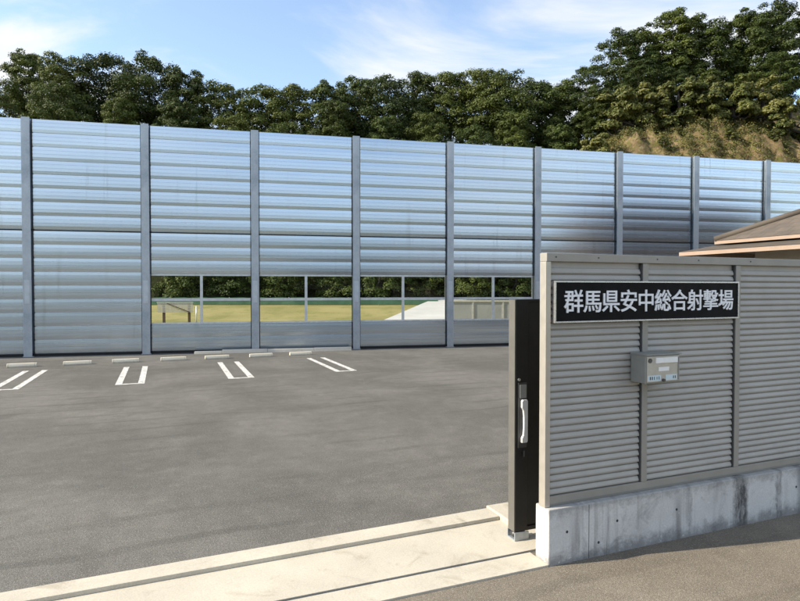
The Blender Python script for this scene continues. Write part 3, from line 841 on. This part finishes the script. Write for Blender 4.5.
m.add([(x, -0.0086, z) for x, z in ho] + [(x, -0.040, z) for x, z in ho], [tuple(range(n_)), tuple(reversed(range(n_, 2 * n_)))] + [(i, n_ + i, n_ + (i + 1) % n_, (i + 1) % n_) for i in range(n_)])
m.build('pull_handle', M['handle'], lp, bevel=0.004)
m = MB(); m.box(0.05, 0.125, -0.016, -0.0085, 1.42, 1.55)
m.build('key_plate', M['box_grey'], lp, bevel=0.002)
m = MB(); m.disc_y(0.045, 0.0, 1.60, 0.014, 0.012)
m.build('lock_cylinder', M['silver'], gt)
m = MB(); m.box(0.09, 0.11, -0.014, -0.0085, 0.84, 0.90)
m.build('bolt_knob', M['rail_steel'], gt)
m = MB(); m.box(0.0, 0.16, -0.012, 0.0, 0.018, 0.098); m.box(0.0, 0.16, G_T, G_T + 0.012, 0.018, 0.098)
m.box(0.0, 0.16, 0.0, G_T, 0.018, 0.03)
m.build('guide_bracket', M['galv'], gt)
for xx in (0.04, 0.12):
    m = MB(); m.tube([(xx, 0.02, 0.063), (xx, G_T - 0.02, 0.063)], 0.032, 12)
    m.build('guide_roller', M['rail_steel'], gt)

# ------------------------------------------------------------------ low building behind the fence
hs = empty('gatehouse', WALL_O, WALL_A)
tag(hs, 'low building with brown hipped tile roof showing behind the fence', 'building')
S0, S1, N0, N1 = 8.52, 16.6, 1.25, 5.45
ZE = 3.56
def hip(name, s0, s1, n0, n1, ze, slope, mat, par):
    hh = (n1 - n0) / 2
    zr = ze + slope * hh
    a, b = (s0 + hh, (n0 + n1) / 2, zr), (s1 - hh, (n0 + n1) / 2, zr)
    me = bpy.data.meshes.new(name)
    vs = [(s0, n0, ze), (s1, n0, ze), (s1, n1, ze), (s0, n1, ze), a, b]
    fs = [(0, 1, 5, 4), (2, 3, 4, 5), (1, 2, 5), (3, 0, 4), (0, 3, 2, 1)]
    me.from_pydata(vs, [], fs)
    uv = me.uv_layers.new(name='uv')
    sl = math.sqrt(1 + slope * slope)
    for p in me.polygons:
        for li in p.loop_indices:
            x, y, z = me.vertices[me.loops[li].vertex_index].co
            uv.data[li].uv = (x, (z - ze) / slope * sl) if abs(p.normal.y) > abs(p.normal.x) else (y, (z - ze) / slope * sl)
    me.materials.append(mat)
    o = bpy.data.objects.new(name, me); COL.objects.link(o); o.parent = par
    return o
rf = hip('roof', S0, S1, N0, N1, ZE, 0.47, M['roof'], hs)
hh = (N1 - N0) / 2; zr = ZE + 0.47 * hh
m = MB()
for c in ((S0, N0), (S0, N1)):
    m.tube([(c[0] + 0.02, c[1], ZE + 0.03), (S0 + hh, (N0 + N1) / 2, zr + 0.03)], 0.07, 8)
for c in ((S1, N0), (S1, N1)):
    m.tube([(c[0] - 0.02, c[1], ZE + 0.03), (S1 - hh, (N0 + N1) / 2, zr + 0.03)], 0.07, 8)
m.tube([(S0 + hh, (N0 + N1) / 2, zr + 0.04), (S1 - hh, (N0 + N1) / 2, zr + 0.04)], 0.08, 8)
m.build('ridge_tiles', M['roof'], rf)
def ring(m, s0, s1, n0, n1, z0, z1, t):
    m.box(s0, s1, n0, n0 + t, z0, z1); m.box(s0, s1, n1 - t, n1, z0, z1)
    m.box(s0, s0 + t, n0 + t, n1 - t, z0, z1); m.box(s1 - t, s1, n0 + t, n1 - t, z0, z1)
m = MB(); ring(m, S0 + 0.01, S1 - 0.01, N0 + 0.01, N1 - 0.01, ZE - 0.075, ZE - 0.002, 0.03)
m.build('fascia', M['fascia'], hs)
m = MB(); m.box(S0 + 0.045, S1 - 0.045, N0 + 0.045, N1 - 0.045, ZE - 0.04, ZE - 0.02)
m.build('soffit', M['soffit'], hs)
C0, C1, D0, D1 = 8.1, 17.0, 0.85, 6.05
m = MB(); m.add([(C0, D0, 3.33), (C1, D0, 3.33), (C1, D1, 3.33), (C0, D1, 3.33), (8.62, 1.37, 3.46), (16.48, 1.37, 3.46), (16.48, 5.53, 3.46), (8.62, 5.53, 3.46)],
                [(0, 1, 5, 4), (1, 2, 6, 5), (2, 3, 7, 6), (3, 0, 4, 7), (0, 3, 2, 1), (4, 5, 6, 7)])
m.build('canopy_roof', M['roof'], hs)
m = MB(); ring(m, C0 + 0.01, C1 - 0.01, D0 + 0.01, D1 - 0.01, 3.24, 3.328, 0.03)
m.build('canopy_fascia', M['fascia'], hs)
m = MB(); m.box(9.2, 15.9, 1.85, 4.95, 0.0, 3.32)
m.build('house_wall', M['house_wall'], hs)
for (n0, n1) in ((2.3, 3.2), (3.6, 4.5)):
    m = MB(); m.box(9.14, 9.20, n0, n1, 1.0, 2.1)
    w = m.build('window', M['alu_rail'], hs)
    m = MB(); m.box(9.13, 9.139, n0 + 0.05, n1 - 0.05, 1.05, 2.05)
    m.build('pane', M['sign_black'], w)
for (s0, s1) in ((10.0, 11.6), (12.6, 14.2)):
    m = MB(); m.box(s0, s1, 4.95, 5.0, 1.0, 2.1)
    w = m.build('window', M['alu_rail'], hs)
    m = MB(); m.box(s0 + 0.05, s1 - 0.05, 5.001, 5.01, 1.05, 2.05)
    m.build('pane', M['sign_black'], w)
# unseen taller wing, added out of view for its dark reflection in the barrier
m = MB(); m.box(19.0, 31.0, 1.2, 6.0, 0.0, 7.4)
m.build('house_wall', M['timber'], hs)  # wall of the added unseen wing
w2 = hip('roof', 18.4, 31.6, 0.6, 6.6, 7.42, 0.45, M['roof'], hs)  # roof of the added unseen wing
for s0 in (20.2, 23.4, 26.6):
    for z0 in (1.0, 4.4):
        m = MB(); m.box(s0, s0 + 1.6, 6.001, 6.05, z0, z0 + 1.3)
        w = m.build('window', M['alu_rail'], hs)  # window of the added unseen wing
        m = MB(); m.box(s0 + 0.06, s0 + 1.54, 6.051, 6.06, z0 + 0.06, z0 + 1.24)
        m.build('pane', M['sign_black'], w)  # pane of the added unseen wing

# ------------------------------------------------------------------ things on the field, seen through the windows
nb = empty('notice_board', (-14.25, 38.0, -0.03), R(4))
tag(nb, 'grey slatted board on two brown posts seen through the leftmost window', 'notice board')
for xx in (-0.72, 0.85):
    m = MB(); m.box(xx - 0.07, xx + 0.07, 0.03, 0.15, 0.0, 1.62)
    m.build('post', M['timber'], nb)
m = MB()
for i in range(7):
    z = 0.98 + 0.087 * i
    m.box(-1.1, 1.1, 0.0, 0.028, z, z + 0.066)
m.build('board', M['board'], nb)
m = MB(); m.box(-1.13, 1.13, -0.012, 0.028, 1.59, 1.64)
m.build('top_rail', M['alu_rail'], nb)
m = MB(); m.bar((-0.5, -0.02, 1.56), (0.9, -0.02, 1.0), 0.05, 0.04)
m.build('brace', M['timber'], nb)
stk = MB(); stk.tube([(-13.05, 38.4, -0.05), (-13.03, 38.4, 1.35)], 0.045, 8)
tag(stk.build('stake', M['alu_rail']), 'thin pale stake standing in the grass right of the grey board', 'stake')

gf = empty('screen_fence', (0, 63.2, 0))
tag(gf, 'low green screen fence across the far edge of the yellow field', 'fence')
m = MB()
nseg = 64
vs = []
for i in range(nseg + 1):
    x = -40 + 44 * i / nseg
    z0 = terrain(x, 63.2)
    w = 0.03 * math.sin(i * 1.3)
    vs += [(x, w, z0 + 0.03), (x, w, z0 + 0.78 + 0.03 * math.sin(i * 2.1)), (x, w + 0.02, z0 + 0.78 + 0.03 * math.sin(i * 2.1)), (x, w + 0.02, z0 + 0.03)]
fs = []
for i in range(nseg):
    a = 4 * i; b = a + 4
    fs += [(a, b, b + 1, a + 1), (a + 1, b + 1, b + 2, a + 2), (a + 2, b + 2, b + 3, a + 3)]
m.add(vs, fs)
m.build('screen_cloth', M['net'], gf)
for i in range(15):
    x = -40 + 44 * i / 14
    m = MB(); m.tube([(x, 0.09, terrain(x, 63.2) - 0.2), (x, 0.09, terrain(x, 63.2) + 0.80)], 0.04, 6)
    m.build('post', M['galv'], gf)

rp = MB()
pts = [(40, -1.95, 0.0), (46, -0.7, 0.27), (53, 0.8, 0.62), (60, 2.25, 0.95), (66, 3.5, 1.2)]
vs = []
for y, x, z in pts:
    vs += [(x, y, z + 0.01), (x + 4.4, y, z + 0.01), (x + 4.4, y, -0.4), (x, y, -0.4)]
fs = []
for i in range(len(pts) - 1):
    a = 4 * i; b = a + 4
    fs += [(a, a + 1, b + 1, b), (a + 1, a + 2, b + 2, b + 1), (a + 3, a, b, b + 3)]
fs += [(0, 3, 2, 1), (16, 17, 18, 19)]
rp.add(vs, fs)
struct(rp.build('concrete_path', M['path']))

rw = empty('retaining_wall', (3.5, 41.5, -0.05), R(2))
tag(rw, 'low grey concrete retaining wall seen through the rightmost window', 'wall')
m = MB(); m.box(0, 12, 0, 0.3, 0, 1.58)
m.build('wall_body', M['grey_wall'], rw)
m = MB(); m.box(-0.03, 12.03, -0.05, 0.35, 1.582, 1.70)
m.build('coping', M['kerb'], rw)
m = MB(); m.box(0, 12, -0.06, -0.002, 0.0, 0.22)
m.build('plinth', M['soffit'], rw)
for xx in (1.5, 3.6, 5.7):
    m = MB(); m.box(xx, xx + 0.12, -0.04, -0.002, 0.222, 1.58)
    m.build('pilaster', M['board'], rw)

# ------------------------------------------------------------------ trees
def leaf_mesh(name, seed, blobs, n_leaf, size, mat):
    """leaf-sized quads spread through clumps; blobs = (x, y, z, rx, rz)"""
    g = np.random.default_rng(seed)
    vol = np.array([b[3] ** 2.0 for b in blobs]); cnt = np.maximum(20, (n_leaf * vol / vol.sum()).astype(int))
    V = []
    for (bx_, by_, bz_, rx, rz), c in zip(blobs, cnt):
        d = g.normal(size=(c, 3)); d /= np.linalg.norm(d, axis=1)[:, None]
        d[:, 2] = np.where(d[:, 2] < -0.35, -d[:, 2] * 0.6, d[:, 2])
        r = g.uniform(0.55, 1.06, size=(c, 1)) ** 0.7
        lump = 1 + 0.16 * np.sin(d[:, :1] * 5 + seed + bx_ * 3) * np.cos(d[:, 1:2] * 6 + bz_)
        p = d * r * lump * np.array([rx, rx, rz]) + np.array([bx_, by_, bz_])
        nrm = d * 0.95 + g.normal(size=(c, 3)) * 0.36 + np.array([0, 0, 0.12]); nrm /= np.linalg.norm(nrm, axis=1)[:, None]
        t = np.cross(nrm, g.normal(size=(c, 3))); t /= np.linalg.norm(t, axis=1)[:, None]
        b = np.cross(nrm, t)
        s = g.uniform(0.6, 1.3, size=(c, 1)) * size
        V.append(np.stack([p - t * s * 0.55, p - b * s * 0.36 + nrm * s * 0.1, p + t * s * 0.6, p + b * s * 0.36 + nrm * s * 0.1], axis=1).reshape(-1, 3))
    V = np.concatenate(V).astype(np.float32)
    n = len(V) // 4
    me = bpy.data.meshes.new(name)
    me.vertices.add(len(V)); me.vertices.foreach_set('co', V.ravel())
    me.loops.add(len(V)); me.loops.foreach_set('vertex_index', np.arange(len(V), dtype=np.int32))
    me.polygons.add(n)
    me.polygons.foreach_set('loop_start', np.arange(0, len(V), 4, dtype=np.int32))
    me.polygons.foreach_set('loop_total', np.full(n, 4, dtype=np.int32))
    me.update(calc_edges=True); me.validate()
    me.materials.append(mat)
    return me

def make_tree(name, seed, height, spread, trunk_h, n_blob, n_leaf, size, mat, low=0.0):
    r = random.Random(seed)
    root = empty(name, (0, 0, 0))
    crown_h = height - trunk_h
    blobs = []
    for i in range(n_blob):
        f = (i + r.random()) / n_blob
        wid = spread * (0.35 + 0.65 * math.sin(PI * min(0.92, max(0.12, f * 0.8 + 0.14)))) * 0.78
        a = i * 2.4 + r.uniform(-0.5, 0.5)
        rr = wid * math.sqrt(r.uniform(0.05, 1.0)) * r.uniform(0.85, 1.12)
        br = spread * r.uniform(0.16, 0.31) * (1.1 - 0.35 * f)
        blobs.append((rr * math.cos(a), rr * math.sin(a), trunk_h + crown_h * (0.08 + 0.86 * f) - br * 0.4, br, br * r.uniform(0.75, 1.05)))
    t = MB()
    bend = r.uniform(-0.25, 0.25)
    pts = [(0, 0, -0.8), (bend * 0.4, 0.05, trunk_h * 0.5), (bend, 0.1, trunk_h), (bend * 1.4, 0.05, trunk_h + crown_h * 0.4), (bend * 1.2, 0, trunk_h + crown_h * 0.8)]
    t.tube(pts, [0.26 * height / 11, 0.2 * height / 11, 0.16 * height / 11, 0.1, 0.03], 7)
    for (x, y, z, br, bz) in blobs[:10]:
        s = Vector(pts[2]).lerp(Vector(pts[3]), r.random())
        e = Vector((x, y, z))
        t.tube([s, s.lerp(e, 0.5) + Vector((0, 0, -0.25)), e], [0.09, 0.06, 0.025], 5)
    t.build('trunk', M['bark'], root)
    me = leaf_mesh('crown', seed, blobs, n_leaf, size, M[mat])
    c = bpy.data.objects.new('crown', me); COL.objects.link(c); c.parent = root
    return root

POST_PX = [-103, 29, 150, 259, 360, 450, 536, 615, 689, 758, 822]
ORD = ['', 'first', 'second', 'third', 'fourth', 'fifth', 'sixth', 'seventh', 'eighth', 'ninth', 'tenth']

protos = {}
def proto(kind, i):
    key = (kind, i)
    if key not in protos:
        if kind == 'round':
            protos[key] = [make_tree('broadleaf_tree', 100 + i, 11.0, 3.9 + 0.35 * (i % 3), 1.0, 70 + 4 * i, 27000, 0.19, 'leaf' if i % 2 == 0 else 'leaf_light'), False]
        elif kind == 'tall':
            protos[key] = [make_tree('broadleaf_tree', 200 + i, 14.0, 3.4 + 0.3 * (i % 3), 2.0, 66, 25000, 0.18, 'leaf_light' if i % 3 == 0 else 'leaf'), False]
        elif kind == 'bushy':
            protos[key] = [make_tree('bushy_tree', 300 + i, 6.5, 3.4, 0.2, 44, 17000, 0.18, 'leaf' if i % 2 else 'leaf_light'), False]
        else:
            protos[key] = [make_tree('shrub', 400 + i, 3.2, 1.7, 0.2, 20, 7500, 0.15, 'shrub'), False]
    return protos[key]
def place(kind, i, px, y, height_scale, lab, cat, group, width_scale=1.0, dz=0.0):
    p = proto(kind, i)
    o = copy_tree(p[0]) if p[1] else p[0]
    p[1] = True
    x = (px - 400) / 600 * y
    o.location = (x, y, terrain(x, y) - 0.2 + dz)
    o.rotation_euler = (rng.uniform(-0.04, 0.04), rng.uniform(-0.04, 0.04), rng.uniform(0, 6.28))
    o.scale = (width_scale * height_scale, width_scale * height_scale, height_scale)
    tag(o, lab, cat, group)
    return o

SK = 'trees along the hilltop skyline'
FR = 'lower trees in front on the hillside'
def bayname(k): return 'the cut-off barrier bay at far left' if k == 0 else 'the %s full barrier bay' % ORD[k]
ci = 0
def skytree(px, lab):
    global ci
    if px > 585: lab = lab.replace('dark broadleaf', 'tall airy').replace('dense broadleaf', 'tall leafy')
    ci += 1
    kind = 'tall' if px > 585 else 'round'
    y = 88 + rng.uniform(-2.0, 2.5)
    x = (px - 400) / 600 * y
    need = CAM_H + (288 - lerp_tab(SKYLINE, px)) / 600 * y - terrain(x, y) + 0.2
    full = 14.0 if kind == 'tall' else 11.0
    hs_ = max(0.7, need / full * rng.uniform(0.97, 1.04))
    place(kind, ci % 4, px, y, hs_, lab, 'tree', SK, 1.18 if kind == 'round' else 1.3)
for k in range(0, 10):
    a, b = POST_PX[k], POST_PX[k + 1]
    if k < 10:
        third = (b - a) / 3
        for j, w in ((1, 'left part'), (2, 'right part')):
            px = a + third * j
            if px < -8 or px > 797: continue
            skytree(px + rng.uniform(-4, 4), ('%s broadleaf tree on the skyline above %s of %s' % (('dark', 'dense')[j - 1], w, bayname(k))))
    else:
        px = (a + b) / 2
        if px < 795:
            skytree(px, 'tall airy tree on the skyline above the middle of %s' % bayname(k))
    if k >= 1:
        skytree(a + rng.uniform(-3, 3), '%s tree on the skyline above the %s barrier post from left' % ('dark rounded' if k < 7 else 'tall slender', ORD[k]))
for k in range(0, 10):
    a, b = POST_PX[k], POST_PX[k + 1]
    for f, w in ((0.27, 'left half'), (0.76, 'right half')):
        px = a + (b - a) * f
        if px < -5 or px > 800: continue
        ci += 1
        if px < 575:
            place('round', (ci + 2) % 4, px, 81.5 + rng.uniform(-1.5, 1.5), rng.uniform(0.78, 0.95), 'lower bright-edged tree in front, above %s of %s' % (w, bayname(k)), 'tree', FR, 1.1)
        else:
            place('tall', (ci + 1) % 4, px, 80.0 + rng.uniform(-1.5, 1.5), rng.uniform(0.52, 0.64), 'lower leafy tree on the slope, above %s of %s' % (w, bayname(k)), 'tree', FR, 1.6)
# grasses, vines and undergrowth that nobody could count on the slope
g = np.random.default_rng(77)
pos = []
while len(pos) < 4300:
    x = float(g.uniform(21, 46)); y = float(g.uniform(66.5, 84))
    n = math.sin(x * 0.9 + y * 0.5) + math.sin(x * 0.37 - y * 0.8 + 1.0) + 0.7 * math.sin(x * 1.9 + 0.5 * y) + float(g.normal()) * 0.5
    thr = -0.2 if y < 72.5 else -1.1
    if x > 31: thr -= 0.9
    if n > thr: pos.append((x, y, terrain(x, y), 0.30 + 0.35 * float(g.random()) * (1.7 if y > 72.5 else 1.0)))
me = leaf_mesh('bank_undergrowth', 77, [(x, y, z, r_, r_ * 0.8) for x, y, z, r_ in pos], 120000, 0.14, M['tuft'])
me.materials.append(M['shrub'])
mi = (np.repeat(g.random(len(me.polygons) // 25 + 1) > 0.5, 25)[:len(me.polygons)]).astype(np.int32)
me.polygons.foreach_set('material_index', mi)
ug = bpy.data.objects.new('undergrowth', me); COL.objects.link(ug)
tag(ug, 'yellow-green grass and undergrowth covering the bare bank above the barrier', 'undergrowth', None, 'stuff')
# shrubs on the bare bank at the right
for i, (px, y, s, lab) in enumerate((
        (596, 70.5, 1.9, 'dark green shrub at the left end of the bare bank'),
        (618, 76.0, 2.1, 'green shrub on the bank top just right of the seventh post'),
        (648, 76.5, 1.8, 'leafy shrub on the bank top above the seventh full bay'),
        (676, 76.0, 2.0, 'bushy shrub on the bank top left of the eighth post'),
        (704, 75.5, 1.9, 'olive shrub on the bank top right of the eighth post'),
        (733, 75.0, 2.0, 'olive shrub on the bank top above the eighth full bay'),
        (762, 74.5, 1.9, 'bright shrub on the bank top above the ninth post'),
        (790, 73.0, 1.7, 'large bright shrub on the bank at the right picture edge'),
        (772, 71.3, 0.5, 'small yellowish shrub low on the bank right of ninth post'),
        (728, 71.2, 0.45, 'small yellowish shrub low on the bank left of the ninth post'),
        (662, 71.2, 0.4, 'small tuft of green on the bare face left of the eighth post'))):
    place('shrub', i % 4, px, y, s, lab, 'shrub', 'shrubs on the bare bank', 1.2)
# dense bushes behind the field, seen through the window panes
PANES = ['left half of the first window', 'right half of the first window', 'left half of the second window', 'right half of the second window',
         'left half of the third window', 'right half of the third window', 'left half of the fourth window', 'right half of the fourth window']
for i, px in enumerate((180, 232, 284, 335, 382, 428, 474, 518)):
    place('bushy', i % 3, px, 67.5 + 0.6 * (i % 2), rng.uniform(0.95, 1.15), 'dark bushy tree behind the field, seen through the ' + PANES[i], 'tree', 'bushy trees beyond the field', 1.15, -1.0)
